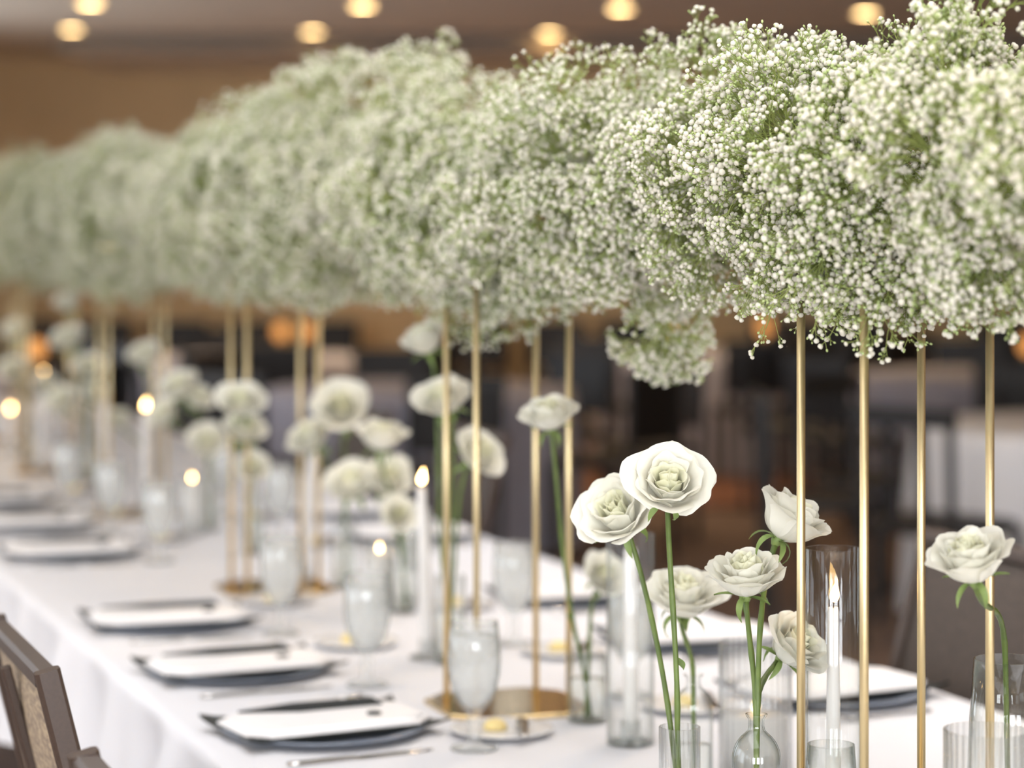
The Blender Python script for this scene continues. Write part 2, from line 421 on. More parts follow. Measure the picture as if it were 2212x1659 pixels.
# ------------------------------------------------------------------ gold stands
S = 0.148; STAND_H = 0.70
STANDS = [(2.294, 1.283), (3.493, 1.280), (4.841, 1.264), (6.30, 1.26), (7.55, 1.25), (8.80, 1.25)]
plate_me = MB()
def octo(w, d, c): return [(w/2, d/2 - c), (w/2 - c, d/2), (-w/2 + c, d/2), (-w/2, d/2 - c), (-w/2, -d/2 + c), (-w/2 + c, -d/2), (w/2 - c, -d/2), (w/2, -d/2 + c)]
def prism(sec, z0, z1, bev=0.0):
    mb = MB(); n = len(sec)
    lay = [(z0, 1.0)] + ([(z1 - bev, 1.0), (z1, 1 - bev / 0.1)] if bev else [(z1, 1.0)])
    vs = [Vector((x * s, y * s, z)) for z, s in lay for x, y in sec]
    fs = [(l * n + j, l * n + (j + 1) % n, (l + 1) * n + (j + 1) % n, (l + 1) * n + j) for l in range(len(lay) - 1) for j in range(n)]
    fs += [tuple(range(n - 1, -1, -1)), tuple((len(lay) - 1) * n + j for j in range(n))]
    return mb.add(vs, fs)
base_me = prism(octo(0.225, 0.225, 0.045), 0.0, 0.007, 0.002).mesh('base_plate', M['goldplate'], False)
topp_me = prism(octo(0.2, 0.2, 0.04), STAND_H, STAND_H + 0.006, 0.002).mesh('top_plate', M['goldplate'], False)
rod_me = MB().tube([(0, 0, 0.007), (0, 0, STAND_H)], 0.0048, 14).mesh('rod', M['gold'])
WHERE = ['nearest, at the right of the picture', 'second nearest, behind the frosted goblet', 'third nearest, behind the blurred rose pair',
         'fourth from the camera', 'fifth from the camera', 'farthest, at the left edge']
for k, (u, n) in enumerate(STANDS):
    t = thing('gold_stand', 'tall gold four-rod flower stand, ' + WHERE[k], 'stand', T(u, n), TH - 0.0177, 'gold flower stands along the table')
    put('base_plate', base_me, t)
    for a in (-1, 1):
        for b in (-1, 1): put('rod', rod_me, t, (a * S / 2, b * S / 2, 0))
    put('top_plate', topp_me, t)

# ------------------------------------------------------------------ gypsophila
def ico(sub=1):
    bm = bmesh.new(); bmesh.ops.create_icosphere(bm, subdivisions=sub, radius=1.0)
    vs = [v.co.copy() for v in bm.verts]; fs = [tuple(v.index for v in f.verts) for f in bm.faces]
    bm.free(); return vs, fs
ICO1, ICO0 = ico(2), ico(1)
def make_spray(seed, airy=False):
    """one branching spray: stems, open blossoms and small buds, growing along +Z"""
    rnd = random.Random(seed)
    stem, blo, bud = MB(), MB(), MB()
    def perp(d, ang, az):
        d = d.normalized(); x = d.cross(Vector((0.3, 0.5, 0.81)) if abs(d.z) < 0.9 else Vector((1, 0, 0))).normalized(); y = d.cross(x)
        return (d * cos(ang) + (x * cos(az) + y * sin(az)) * sin(ang)).normalized()
    def blossom(p, d):
        r = rnd.uniform(0.0024, 0.0037); q = look_rot(d)
        vs, fs = ICO0 if rnd.random() < 0.0 else ICO1
        ph = rnd.uniform(0, 6.28); out = []
        for v in vs:
            a = math.atan2(v.y, v.x)
            k = 1 + 0.16 * sin(5 * a + ph) * (0.4 + 0.6 * max(0, v.z)) + rnd.uniform(-0.10, 0.10)
            z = v.z * (0.82 if v.z > 0 else 0.95)
            out.append(p + q @ (Vector((v.x * k, v.y * k, z * k)) * r))
        blo.add(out, fs)
        c = [q @ Vector((cos(j * 2 * pi / 5) * r * 0.6, sin(j * 2 * pi / 5) * r * 0.6, -r * 0.55)) + p for j in range(5)]
        bud.add(c + [p + q @ Vector((0, 0, -r * 1.5))], [(j, 5, (j + 1) % 5) for j in range(5)])
    def budlet(p, d):
        r = rnd.uniform(0.0009, 0.0016); q = look_rot(d)
        vs, fs = ICO0
        bud.add([p + q @ Vector((v.x * r, v.y * r, v.z * r * 1.5)) for v in vs], fs)
    def seg(p, d, L, r):
        m = p + d * L * 0.5 + Vector((rnd.uniform(-1, 1), rnd.uniform(-1, 1), rnd.uniform(-1, 1))) * L * 0.06
        e = p + d * L
        stem.tube([p, m, e], [r, r * 0.9, r * 0.75], 3, False)
        return e
    p0 = Vector((0, 0, 0)); d0 = Vector((rnd.uniform(-.1, .1), rnd.uniform(-.1, .1), 1)).normalized()
    n1, n2, n3, k1 = (6, 4, 3, 1.35) if airy else (10, 5, 5, 1.0)
    e0 = seg(p0, d0, 0.045 * k1, 0.0011)
    for i in range(n1):
        a1 = rnd.uniform(0.1, 1.05); d1 = perp(d0, a1, i * 2.4 + rnd.uniform(-.4, .4))
        e1 = seg(e0 - d0 * rnd.uniform(0, 0.03), d1, rnd.uniform(0.035, 0.06) * k1, 0.0008)
        for j in range(n2):
            d2 = perp(d1, rnd.uniform(0.15, 0.75), j * 1.9 + rnd.uniform(-.4, .4))
            e2 = seg(e1 - d1 * rnd.uniform(0, 0.012), d2, rnd.uniform(0.016, 0.034) * k1, 0.00055)
            for k in range(n3):
                d3 = perp(d2, rnd.uniform(0.15, 0.9), k * 1.7 + rnd.uniform(-.5, .5))
                e3 = seg(e2 - d2 * rnd.uniform(0, 0.006), d3, rnd.uniform(0.007, 0.017), 0.00042)
                if rnd.random() < 0.70: blossom(e3 + d3 * 0.002, d3)
                else: budlet(e3, d3)
                if rnd.random() < 0.9:
                    d4 = perp(d3, rnd.uniform(0.3, 1.0), rnd.uniform(0, 6.28))
                    e4 = seg(e3 - d3 * 0.006, d4, rnd.uniform(0.005, 0.012), 0.00035); budlet(e4, d4)
    me = MB()
    me.add(stem.v, stem.f); a = len(me.f); me.add(blo.v, blo.f); b = len(me.f); me.add(bud.v, bud.f)
    mesh = me.mesh('gypsophila_spray', None)
    for m in ('gypstem', 'blossom', 'bud'): mesh.materials.append(M[m])
    mesh.polygons.foreach_set('material_index', [0] * a + [1] * (b - a) + [2] * (len(me.f) - b))
    mesh.update()
    return mesh
SPRAYS = [make_spray(40 + i) for i in range(6)] + [make_spray(90 + i, True) for i in range(3)]

def cloud(k, u0, n0, half, lumps, count, label, extra=()):
    """a long puffy cloud of sprays held on top of a stand"""
    rnd = random.Random(700 + k)
    t = thing('gypsophila_cloud', label, 'flower arrangement', T(u0, n0, STAND_H + 0.007), TH, 'baby\'s breath clouds on the gold stands')
    inv = Matrix.Rotation(-TH, 4, 'Z')
    hc = 0.785 - STAND_H - 0.007
    def spray(p, d, s, airy=False):
        q = look_rot(d) @ Quaternion((0, 0, 1), rnd.uniform(0, 6.28))
        put('spray', SPRAYS[6 + rnd.randrange(3) if airy else rnd.randrange(6)], t, mat=Matrix.LocRotScale(p, q, (s, s, s)))
    i = 0; ga = pi * (3 - 5 ** 0.5)
    for i in range(count):
        # local axes: x across (n), y along (u), z up
        y = (2 * (i + 0.5) / count - 1); az = i * ga + rnd.uniform(-.25, .25)
        y = max(-0.98, min(0.98, y + rnd.uniform(-.03, .03)))
        taper = (1 - abs(y) ** 5) ** 0.5
        up, dn, sd = lumps(y)
        rz = (up if sin(az) > 0 else dn) * taper * rnd.uniform(0.76, 1.12); rx = sd * taper * rnd.uniform(0.76, 1.12)
        surf = Vector((cos(az) * rx, y * half, hc + sin(az) * rz))
        d = Vector((cos(az) / max(rx, .05) * 0.15, y ** 3 * 0.9 + rnd.uniform(-.3, .3), sin(az) / max(rz, .05) * 0.15)).normalized()
        s = rnd.uniform(0.85, 1.15)
        spray(surf - d * 0.125 * s, d, s)
    for i in range(count // 5):      # filling
        y = rnd.uniform(-.92, .92); az = rnd.uniform(0, 6.28); up, dn, sd = lumps(y)
        r = rnd.uniform(0.25, 0.6)
        d = Vector((cos(az), rnd.uniform(-.4, .4), sin(az))).normalized()
        spray(Vector((cos(az) * sd * r, y * half, hc + sin(az) * (up if sin(az) > 0 else dn) * r)) - d * 0.1, d, 1.0)
    for i in range(12):              # underside round the stand's top plate
        a = i * 2 * pi / 12 + rnd.uniform(-.2, .2); r = 0.10 + 0.05 * (i % 2)
        d = Vector((cos(a) * 0.55, sin(a) * 0.55, -1)).normalized()
        spray(Vector((cos(a) * r, sin(a) * r, hc - lumps(0)[1] * 0.70)) - d * 0.115, d, 1.0)
    for i in range(24):              # loose sprays standing out of the top and the underside
        y = rnd.uniform(-.9, .9); up, dn, sd = lumps(y); a = rnd.uniform(-0.9, 0.9); sg = -1 if i % 3 == 0 else 1
        d = Vector((sin(a), rnd.uniform(-.5, .5), sg * cos(a))).normalized()
        spray(Vector((sin(a) * sd * 0.9, y * half, hc + sg * cos(a) * (up - 0.012 if sg > 0 else dn * 0.95) * (1 - abs(y) ** 5) ** 0.5)) - d * 0.10, d, 0.95, True)
    for (eu, en, eh, dx, dy, dz, s) in extra:
        d = Vector((dx, dy, dz)).normalized()
        spray(Vector((en, eu, eh - STAND_H - 0.007)) - d * 0.1, d, s)
    return t
def lump(up, dn, sd, a=0.03, ph=0.0, f=4.0):
    return lambda y: (up + a * sin(f * y + ph), dn + 0.6 * a * sin(f * 1.3 * y + ph + 1.5), sd + 0.5 * a * sin(f * 1.7 * y + ph))
cloud(0, 2.294, 1.283, 0.66, lump(0.158, 0.160, 0.19, 0.02, 0.6), 150, 'rightmost and nearest cloud of white baby\'s breath',
      extra=[(0.50, 0.0, 0.985, 0, 0.4, 1, 0.9), (0.40, 0.05, 0.975, 0.2, 0.1, 1, 0.8), (-0.15, 0.0, 0.985, 0, 0, 1, 1.0), (-0.3, 0.05, 0.99, 0, 0, 1, 1.0)])
cloud(1, 3.493, 1.280, 0.66, lump(0.182, 0.19, 0.19, 0.03, -0.8), 150, 'second nearest cloud of white baby\'s breath, above the middle of the table',
      extra=[(-0.32, 0.13, 0.55, 0.2, 0.1, -1, 1.1), (-0.26, 0.14, 0.525, 0.1, 0.2, -1, 1.0), (-0.38, 0.12, 0.54, 0.3, 0.1, -1, 0.9), (-0.30, 0.16, 0.60, 0.6, 0.1, -1, 1.0),
             (-0.46, 0.1, 0.60, 0.2, -0.2, -1, 0.9), (0.45, 0, 1.03, 0, .2, 1, 1.0), (0.55, 0.05, 1.03, 0, .5, 1, 1.1)])
cloud(2, 4.841, 1.264, 0.70, lump(0.225, 0.19, 0.2, 0.03, 2.4), 150, 'third nearest cloud of baby\'s breath, slightly blurred',
      extra=[(-0.45, 0, 1.04, 0, -.2, 1, 1.1), (-0.5, .08, 1.05, .2, -.2, 1, 1.0), (-0.3, 0, 1.04, 0, -.2, 1, 1.1)])
cloud(3, 6.30, 1.26, 0.74, lump(0.19, 0.22, 0.2, 0.03, 1.0), 130, 'blurred cloud of baby\'s breath, fourth from the camera')
cloud(4, 7.55, 1.25, 0.66, lump(0.20, 0.19, 0.2, 0.03, 0.2), 110, 'strongly blurred cloud of baby\'s breath, fifth from the camera')
cloud(5, 8.80, 1.25, 0.66, lump(0.20, 0.19, 0.2, 0.03, 1.7), 100, 'farthest blurred cloud of baby\'s breath at the left edge')

# ------------------------------------------------------------------ roses
def petal(L, rb, a0, a1, a2, w, seed, notch=0.0, nu=14, nv=12):
    """a petal rolled round the flower axis; the angles are its lean at foot, middle and tip"""
    rnd = random.Random(seed); ph = rnd.uniform(0, 6.28); sk = rnd.uniform(-.2, .2)
    mb = MB(); vs = []
    for i in range(nv + 1):
        t = i / nv
        for j in range(nu + 1):
            s = -1 + 2 * j / nu
            te = t * (1 - 0.07 * s * s - 0.13 * s ** 6 - 0.05 * sk * s) * (1 + notch * max(0, 1 - abs(s) * 2.5) * t)
            r, z, m = rb, 0.0, 10
            for q in range(m):
                tt = te * (q + 0.5) / m
                al = a0 + (a1 - a0) * min(1, tt / 0.5) if tt < 0.5 else a1 + (a2 - a1) * ((tt - 0.5) / 0.5) ** 1.6
                r += sin(al) * L * te / m; z += cos(al) * L * te / m
            wid = w * (0.48 + 0.52 * sin(pi * min(0.56, 0.12 + 0.62 * t)))
            an = s * wid
            r += (0.0022 * sin(4.2 * s + ph) + 0.0012 * sin(9 * s + ph * 2)) * t * t
            z += 0.0018 * sin(6 * s + ph) * t * t * t
            r += 0.004 * (abs(s) ** 4) * t
            vs.append(Vector((r * cos(an), r * sin(an), z)))
    k = nu + 1
    fs = [(i * k + j, i * k + j + 1, (i + 1) * k + j + 1, (i + 1) * k + j) for i in range(nv) for j in range(nu)]
    return mb.add(vs, fs)
R = radians
def bloom_spec(seed, op):
    """petal list: (petal arguments, turn, height, material); op opens the flower"""
    rnd = random.Random(seed); out = []
    def ring(n, L, rb, a0, a1, a2, w, z, m, off):
        for i in range(n):
            j = lambda s: rnd.uniform(-s, s)
            out.append(((L * (1 + j(.07)), rb, R(a0 + j(6)), R(a1 + j(8)), R(a2 + j(16)), R(w * (1 + j(.1))), rnd.random() * 1e6, rnd.choice([0, 0.03, 0.06])),
                        off + i * 2 * pi / n + j(0.15), z + j(0.001), m))
    ring(3, .040, .0015, 36, -9, 2, 118, 0.006, 'petal_in', 0.3)
    ring(4, .044, .003, 58, -4, 12, 84, 0.004, 'petal_in', 1.1)
    ring(5, .048, .004, 66, 4 + 8 * op, 26 + 16 * op, 68, 0.002, 'petal', 0.2)
    ring(5, .052, .005, 74, 12 + 12 * op, 44 + 24 * op, 60, 0.0, 'petal', 0.9)
    ring(5, .056, .005, 80, 22 + 16 * op, 66 + 34 * op, 58, -0.001, 'petal', 0.3)
    return out
VARIANTS = [bloom_spec(11, 0.35), bloom_spec(23, 0.6), bloom_spec(37, 0.15)]
PETALS, BLOOMS = [], []
for sp in VARIANTS:
    lst = []; allm = MB(); mi = []
    for args, turn, z, m in sp:
        pb = petal(*args); lst.append((pb.mesh('petal', M[m]), turn, z))
        pc = petal(*args, nu=6, nv=6).xf(Matrix.Translation((0, 0, z)) @ Matrix.Rotation(turn, 4, 'Z'))
        allm.add(pc.v, pc.f); mi += [0 if m == 'petal' else 1] * len(pc.f)
    PETALS.append(lst)
    me = allm.mesh('bloom', M['petal']); me.materials.append(M['petal_in']); me.polygons.foreach_set('material_index', mi)
    BLOOMS.append(me)
calyx_me = MB().lathe([(0, -0.012), (0.0035, -0.011), (0.0062, -0.006), (0.0066, 0.0), (0.005, 0.003), (0, 0.004)], 12).mesh('calyx', M['sepal'])
def sepal_mesh(droop):
    mb = MB(); vs = []
    for i in range(8):
        t = i / 7; al = R(70) + t * R(droop); w = 0.0040 * sin(pi * (0.12 + 0.86 * t)) ** 0.9
        r = 0.005 + 0.032 * t * sin(al) ; z = -0.002 + 0.032 * t * cos(al) * 0.9
        for s in (-1, 0, 1): vs.append(Vector((r, s * w, z - (0.0016 if s == 0 else 0))))
    return mb.add(vs, [(i * 3 + j, i * 3 + j + 1, (i + 1) * 3 + j + 1, (i + 1) * 3 + j) for i in range(7) for j in range(2)]).mesh('sepal', M['sepal'])
SEPALS = [sepal_mesh(60), sepal_mesh(95), sepal_mesh(20)]
leaf_mb = MB()
_v = []
for i in range(7):
    t = i / 6; w = 0.010 * sin(pi * (0.05 + 0.93 * t))
    for s in (-1, 0, 1): _v.append(Vector((0.040 * t, s * w, -0.010 * t * t + (0.002 if s else 0))))
LEAF = leaf_mb.add(_v, [(i * 3 + j, i * 3 + j + 1, (i + 1) * 3 + j + 1, (i + 1) * 3 + j) for i in range(6) for j in range(2)]).mesh('leaf', M['sepal'])
RC = 0
def rose(label, bloom, face, foot, dia, var, near=False, bend=None, turn=0.0, leaf=None):
    """bloom: centre of the flower, face: where it looks, foot: its vase as VI() gives it"""
    global RC
    RC += 1
    face = Vector(face).normalized(); q = look_rot(face) @ Quaternion((0, 0, 1), turn)
    s = dia / 0.1
    bloom = Vector(bloom); v, vh, vr = foot
    out = Vector((bloom.x - v.x, bloom.y - v.y, 0)); out = out.normalized() if out.length > 0.004 else Vector((1, 0, 0))
    rimp = v + out * max(0.0, vr - 0.006) * 0.8 + Vector((0, 0, vh)); foot = v - out * min(0.012, vr * 0.5) + Vector((0, 0, 0.008))
    rim = rimp - foot
    neck = bloom - face * 0.020 * s
    t = thing('rose', label, 'rose', foot, 0, 'white roses in glass vases')
    ln = neck - foot
    mat = lambda z=0.0, tr=0.0: Matrix.LocRotScale(ln, q, (s, s, s)) @ Matrix.Translation((0, 0, z)) @ Matrix.Rotation(tr, 4, 'Z')
    if near:
        for me, tr, z in PETALS[var]: put('petal', me, t, mat=mat(z, tr))
    else: put('bloom', BLOOMS[var], t, mat=mat())
    cal = put('calyx', calyx_me, t, mat=mat())
    for i in range(5):
        put('sepal', SEPALS[(i + RC) % 3], cal, mat=Matrix.Rotation(i * 2 * pi / 5 + RC, 4, 'Z'))
    # the stem leans inside its vase: foot against one side, leaving over the other side of the rim
    L = (ln - rim).length
    low = [rim * (i / 4) for i in range(4)]
    pts = low + bez(rim, rim + rim.normalized() * L * 0.30 + (Vector(bend) if bend else Vector((0, 0, 0))), ln - (face * 0.6 + (ln - rim).normalized() * 0.4) * min(0.08 * s, L * 0.32), ln - face * 0.006 * s, 10)
    rr = 0.0030
    put('stem', MB().tube(pts, [rr * (1.05 + (0.18 if i in (5, 9) else 0)) for i in range(14)] + [rr * 1.3], 8).mesh('stem', M['stem']), t)
    if leaf:
        p = pts[leaf]; put('leaf', LEAF, t, mat=Matrix.LocRotScale(p, Quaternion((0, 0, 1), turn + 0.6) @ Quaternion((0, 1, 0), 0.5), (0.6, 0.6, 0.6)))
    return t

# ------------------------------------------------------------------ glass vases
def glass_walls(prof, th):
    """closed wall from an outer profile (bottom pole to rim) of the given thickness"""
    inner = [(max(r - th, 0.0005), z + (th * 2 if i == 1 else 0)) for i, (r, z) in enumerate(prof) if r > 0]
    return prof + [(inner[-1][0], prof[-1][1])] + list(reversed(inner[:-1])) + [(0, prof[0][1] + th * 2)]
def vase(name, label, loc, prof, mat='glass', ribs=0, amp=0.0, water=None, th=0.0018, seg=32, cat='vase', group='clear glass bud vases'):
    t = thing(name, label, cat, loc, 0, group)
    put('body', MB().lathe(glass_walls(prof, th), seg, ribs, amp).mesh('glass_body', M[mat]), t)
    if water:
        w = [(0, th * 2.2 + 0.001)] + [(r - th - 0.0006, max(z, th * 2.2 + 0.001)) for r, z in prof if 0 < r and z < water] + [(water_r(prof, water) - th - 0.0006, water), (0, water)]
        put('water', MB().lathe(w, 24).mesh('water', M['vwater']), t)
    return t
def water_r(prof, z):
    for (r0, z0), (r1, z1) in zip(prof, prof[1:]):
        if z0 <= z <= z1 and z1 > z0: return r0 + (r1 - r0) * (z - z0) / (z1 - z0)
    return prof[-1][0]
def p_cyl(r, h): return [(0, 0), (r * 0.94, 0), (r, 0.003), (r, h * 0.5), (r, h)]
def p_bottle(r, h, nr):
    return [(0, 0), (r * 0.92, 0), (r, 0.004), (r, h * 0.40), (r, h * 0.72), (r * 0.985, h * 0.765), (r * 0.93, h * 0.80), (r * 0.80, h * 0.84), (r * 0.62, h * 0.872), (r * 0.46, h * 0.892),
            (nr * 1.02, h * 0.908), (nr * 0.92, h * 0.93), (nr * 0.94, h * 0.97), (nr * 1.22, h * 0.988), (nr * 1.28, h)]
def p_tulip(r, h): return [(0, 0), (r * 0.55, 0), (r * 0.75, 0.004), (r * 0.98, h * 0.28), (r, h * 0.45), (r * 0.94, h * 0.72), (r * 0.83, h)]

# near vases
v_rib = on_table(1468, 2.74)
vase('ribbed_vase', 'slim ribbed glass vase holding the two large roses', v_rib, p_cyl(0.0225, 0.165), 'ribbed', 16, 0.05, 0.10, seg=128)
v_bot = on_table(1634, 2.66)
vase('bud_bottle', 'small clear bud bottle with domed shoulders and narrow neck', v_bot, p_bottle(0.0275, 0.195, 0.0095), 'bottle', water=0.105)
v_jar = on_table(1268, 3.60)
vase('glass_jar', 'short glass jar with crossed rose stems beside the gold base plate', v_jar, p_cyl(0.029, 0.10), 'glass', water=0.065)
v_tum = on_table(2178, 2.72)
vase('tulip_glass', 'clear tulip-shaped glass behind the rightmost gold rod', v_tum, p_tulip(0.046, 0.245), 'bottle', water=0.07)
v_five = on_table(1498, 3.10)
vase('bud_bottle', 'clear bud bottle half hidden behind the slim ribbed vase', v_five, p_bottle(0.025, 0.16, 0.010), 'glass', water=0.07)
vase('clear_tumbler', 'small empty clear tumbler in front of the lit hurricane candle', on_table(1795, 2.56) + Vector((0, 0, 0.0075)), p_tulip(0.030, 0.175), 'bottle', cat='glass', group='clear drinking glasses')
v_mid = on_table(972, 4.10)
vase('bud_vase', 'blurred cylinder vase behind the frosted goblet and gold rod', v_mid, p_cyl(0.026, 0.15), 'glass', water=0.09)
v_e = on_table(872, 4.66)
vase('bud_vase', 'blurred cylinder vase beside the lit white taper', v_e, p_cyl(0.026, 0.15), 'glass', water=0.09)
v_d = on_table(746, 5.0)
vase('bud_vase', 'blurred bud vase left of the small glowing tealight', v_d, p_bottle(0.027, 0.16, 0.011), 'glass', water=0.09)
v_f = on_table(548, 5.55)
vase('bud_vase', 'blurred bud vase right of the third gold stand', v_f, p_cyl(0.026, 0.14), 'glass', water=0.09)
v_g = on_table(452, 6.0)
vase('bud_vase', 'blurred bud vase right of the tealight at left', v_g, p_bottle(0.027, 0.16, 0.011), 'glass', water=0.09)
v_h = on_table(322, 6.5)
vase('bud_vase', 'far blurred bud vase next to the left lit taper', v_h, p_cyl(0.026, 0.14), 'glass', water=0.09)
v_i = on_table(190, 7.2)
vase('bud_vase', 'far blurred bud vase among the roses at left', v_i, p_cyl(0.026, 0.14), 'glass', water=0.09)
v_j = on_table(60, 7.9)
vase('bud_vase', 'farthest blurred bud vase at the left edge', v_j, p_cyl(0.026, 0.14), 'glass', water=0.09)
RIMS = {}
for _v, _h, _r in ((v_rib, .165, .0225), (v_bot, .195, .0095), (v_jar, .10, .029), (v_tum, .245, .038), (v_five, .16, .010), (v_mid, .15, .026), (v_e, .15, .026),
                   (v_d, .16, .011), (v_f, .14, .026), (v_g, .16, .011), (v_h, .14, .026), (v_i, .14, .026), (v_j, .14, .026)):
    RIMS[tuple(_v)] = (_h, _r)
def VI(v):                   # a vase's place, rim height and rim radius
    return (Vector(v),) + RIMS[tuple(v)]

# near roses (petals told apart)
rose('large open white rose in sharp focus, highest in the slim ribbed vase', P(1445, 1048, 2.68), (0.0, -0.80, 0.62), VI(v_rib), 0.104, 0, True, bend=(0.004, 0, 0), turn=0.4, leaf=7)
rose('creamy white rose drooping left behind the large sharp rose', P(1336, 1112, 2.80), (-0.35, -0.62, 0.62), VI(v_rib), 0.108, 1, True, turn=1.3)
rose('white rose tilted right above the hurricane glass, crossed by a gold rod', P(1704, 1126, 2.74), (0.50, -0.10, 0.84), VI(v_bot), 0.106, 2, True, bend=(0.0, 0, 0), turn=2.0)
rose('ruffled white rose seen from the side above the bud bottle', P(1610, 1248, 2.72), (-0.05, -0.28, 0.96), VI(v_bot), 0.098, 1, True, turn=0.2)
rose('low white rose leaning sideways beside the bud bottle neck', P(1712, 1398, 2.76), (0.55, -0.45, 0.62), VI(v_bot), 0.092, 0, True, turn=0.9)
rose('wide blurred white rose low behind the two tall stems', P(1477, 1292, 3.02), (0.1, -0.35, 0.92), VI(v_five), 0.108, 1, True, turn=2.6)
rose('white rose at the right edge leaning over the tulip glass', P(2097, 1213, 2.43), (-0.22, -0.30, 0.90), VI(v_tum), 0.097, 2, True, turn=0.5)
rose('white rose on a long bent stem left of the large sharp rose', P(1186, 900, 3.50), (-0.15, -0.30, 0.94), VI(v_jar), 0.092, 1, True, bend=(-0.012, 0, 0), turn=1.0, leaf=6)
rose('blurred white rose drooping behind the unlit taper candle', P(1302, 1245, 3.75), (0.25, -0.55, 0.45), VI(v_jar), 0.085, 2, True, turn=2.2)

# blurred roses farther down the table
FAR = [
    ('blurred white rose beside the second gold stand, upper of its pair', (958, 866, 3.98), (-.3, -.5, .75), v_mid, 0.105, 0),
    ('blurred white rose facing down right between two gold rods', (1032, 982, 4.0), (.5, -.5, .55), v_mid, 0.100, 1),
    ('blurred white rose touching the underside of the flower cloud', (918, 737, 4.05), (-.4, -.3, .85), v_mid, 0.095, 2),
    ('big round blurred white rose above the pair of lower roses', (737, 882, 4.75), (0, -.75, .6), v_d, 0.130, 0),
    ('blurred white rose at the lower left of the big round rose', (672, 946, 4.8), (-.4, -.45, .8), v_d, 0.105, 1),
    ('blurred white rose at the lower right of the big round rose', (824, 946, 4.5), (.1, -.25, .95), v_e, 0.108, 2),
    ('wide blurred white rose left of the lit white taper', (762, 1045, 4.65), (-.2, -.5, .8), v_d, 0.115, 1),
    ('blurred white rose just left of the taper flame', (838, 1035, 4.62), (.2, -.6, .7), v_e, 0.105, 0),
    ('lowest blurred white rose left of the white taper', (860, 1112, 4.55), (.2, -.7, .4), v_e, 0.085, 2),
    ('blurred white rose in front of the third gold stand, upper one', (522, 872, 4.75), (0, -.6, .75), v_f, 0.108, 0),
    ('blurred white rose in front of the third gold stand, middle one', (528, 930, 4.85), (.2, -.5, .8), v_f, 0.098, 1),
    ('blurred white rose in front of the third gold stand, lowest one', (545, 1010, 4.9), (.2, -.7, .5), v_f, 0.080, 2),
    ('blurred white rose right of the left lit taper, tall one', (388, 838, 5.6), (-.2, -.5, .8), v_g, 0.110, 0),
    ('blurred white rose right of the left lit taper, smaller neighbour', (425, 862, 5.6), (.4, -.5, .7), v_g, 0.090, 2),
    ('blurred white rose leaning against the left lit taper', (355, 895, 5.7), (-.4, -.5, .6), v_g, 0.095, 1),
    ('low blurred white rose above the left tealight', (448, 955, 5.6), (.1, -.6, .6), v_g, 0.100, 1),
    ('lone blurred white rose hanging under the fourth flower cloud', (312, 770, 6.2), (-.1, -.5, .8), v_h, 0.100, 0),
    ('small blurred white rose low beside the left taper', (258, 905, 6.6), (.1, -.6, .7), v_h, 0.070, 2),
    ('tall blurred white rose in the left cluster', (192, 795, 6.7), (.1, -.6, .7), v_i, 0.105, 1),
    ('pale blurred white rose topmost at left under the flower cloud', (145, 655, 7.0), (-.1, -.4, .9), v_i, 0.095, 2),
    ('broad blurred white rose second from the top at left', (148, 735, 6.9), (-.2, -.5, .8), v_i, 0.118, 0),
    ('blurred white rose low in the left cluster', (135, 865, 6.9), (-.2, -.6, .7), v_i, 0.110, 1),
    ('blurred white rose beside the tall one in the left cluster', (205, 850, 6.8), (.3, -.6, .6), v_i, 0.085, 0),
    ('faint blurred white rose near the left edge, upper', (32, 712, 7.6), (-.2, -.5, .8), v_j, 0.095, 0),
    ('faint blurred white rose at the left edge, lower', (25, 800, 7.5), (0, -.6, .7), v_j, 0.105, 2),
    ('faint blurred white rose right of the farthest flame', (100, 830, 7.5), (.2, -.6, .6), v_j, 0.085, 1),
]
for i, (lab, (x, y, Z), fc, v, dia, var) in enumerate(FAR):
    rose(lab, P(x, y, Z), fc, VI(v), dia, var, False, turn=i * 0.7)

# ------------------------------------------------------------------ candles
flame_me = {}
def flame_mesh(h, lean=0.0):
    prof = [(0, 0), (0.16, 0.06), (0.235, 0.18), (0.245, 0.30), (0.21, 0.45), (0.14, 0.64), (0.07, 0.82), (0.025, 0.94), (0, 1.0)]
    mb = MB().lathe([(r * h * 0.85, z * h) for r, z in prof], 14)
    mb.v = [(x + lean * z * z / h, y, z) for x, y, z in mb.v]
    return mb.mesh('flame', M['flame'])
FLAME = flame_mesh(0.026, 0.15); FLAME_S = flame_mesh(0.016)
def taper(label, loc, h, r0, r1, lit=True, holder=True, lean=(0, 0)):
    t = thing('taper_candle', label, 'candle', loc, 0, 'white taper candles')
    z0 = 0.012 if holder else 0.0
    pr = [(0, z0), (r0, z0), (r0, z0 + 0.02), ((r0 + r1) / 2, h * 0.5), (r1, h - 0.004), (r1 * 0.85, h), (0, h - 0.001)]
    mb = MB().lathe(pr, 20); mb.v = [(x + lean[0] * z, y + lean[1] * z, z) for x, y, z in mb.v]
    put('wax', mb.mesh('candle_wax', M['wax']), t)
    top = Vector((lean[0] * h, lean[1] * h, h))
    wk = put('wick', MB().tube([top - Vector((0, 0, .002)), top + Vector((0.0005, 0, .006)), top + Vector((0.0015, 0, .010))], 0.0008, 6).mesh('wick', M['wick']), t)
    if lit:
        put('flame', FLAME, wk, top + Vector((0.001, 0, 0.006)))
    if holder:
        put('holder', MB().lathe(glass_walls([(0, 0), (0.032, 0), (0.034, 0.002), (0.033, 0.005), (0.016, 0.009), (r0 + 0.004, 0.014), (r0 + 0.003, 0.034)], 0.002), 28).mesh('holder', M['glass']), t)
    return t
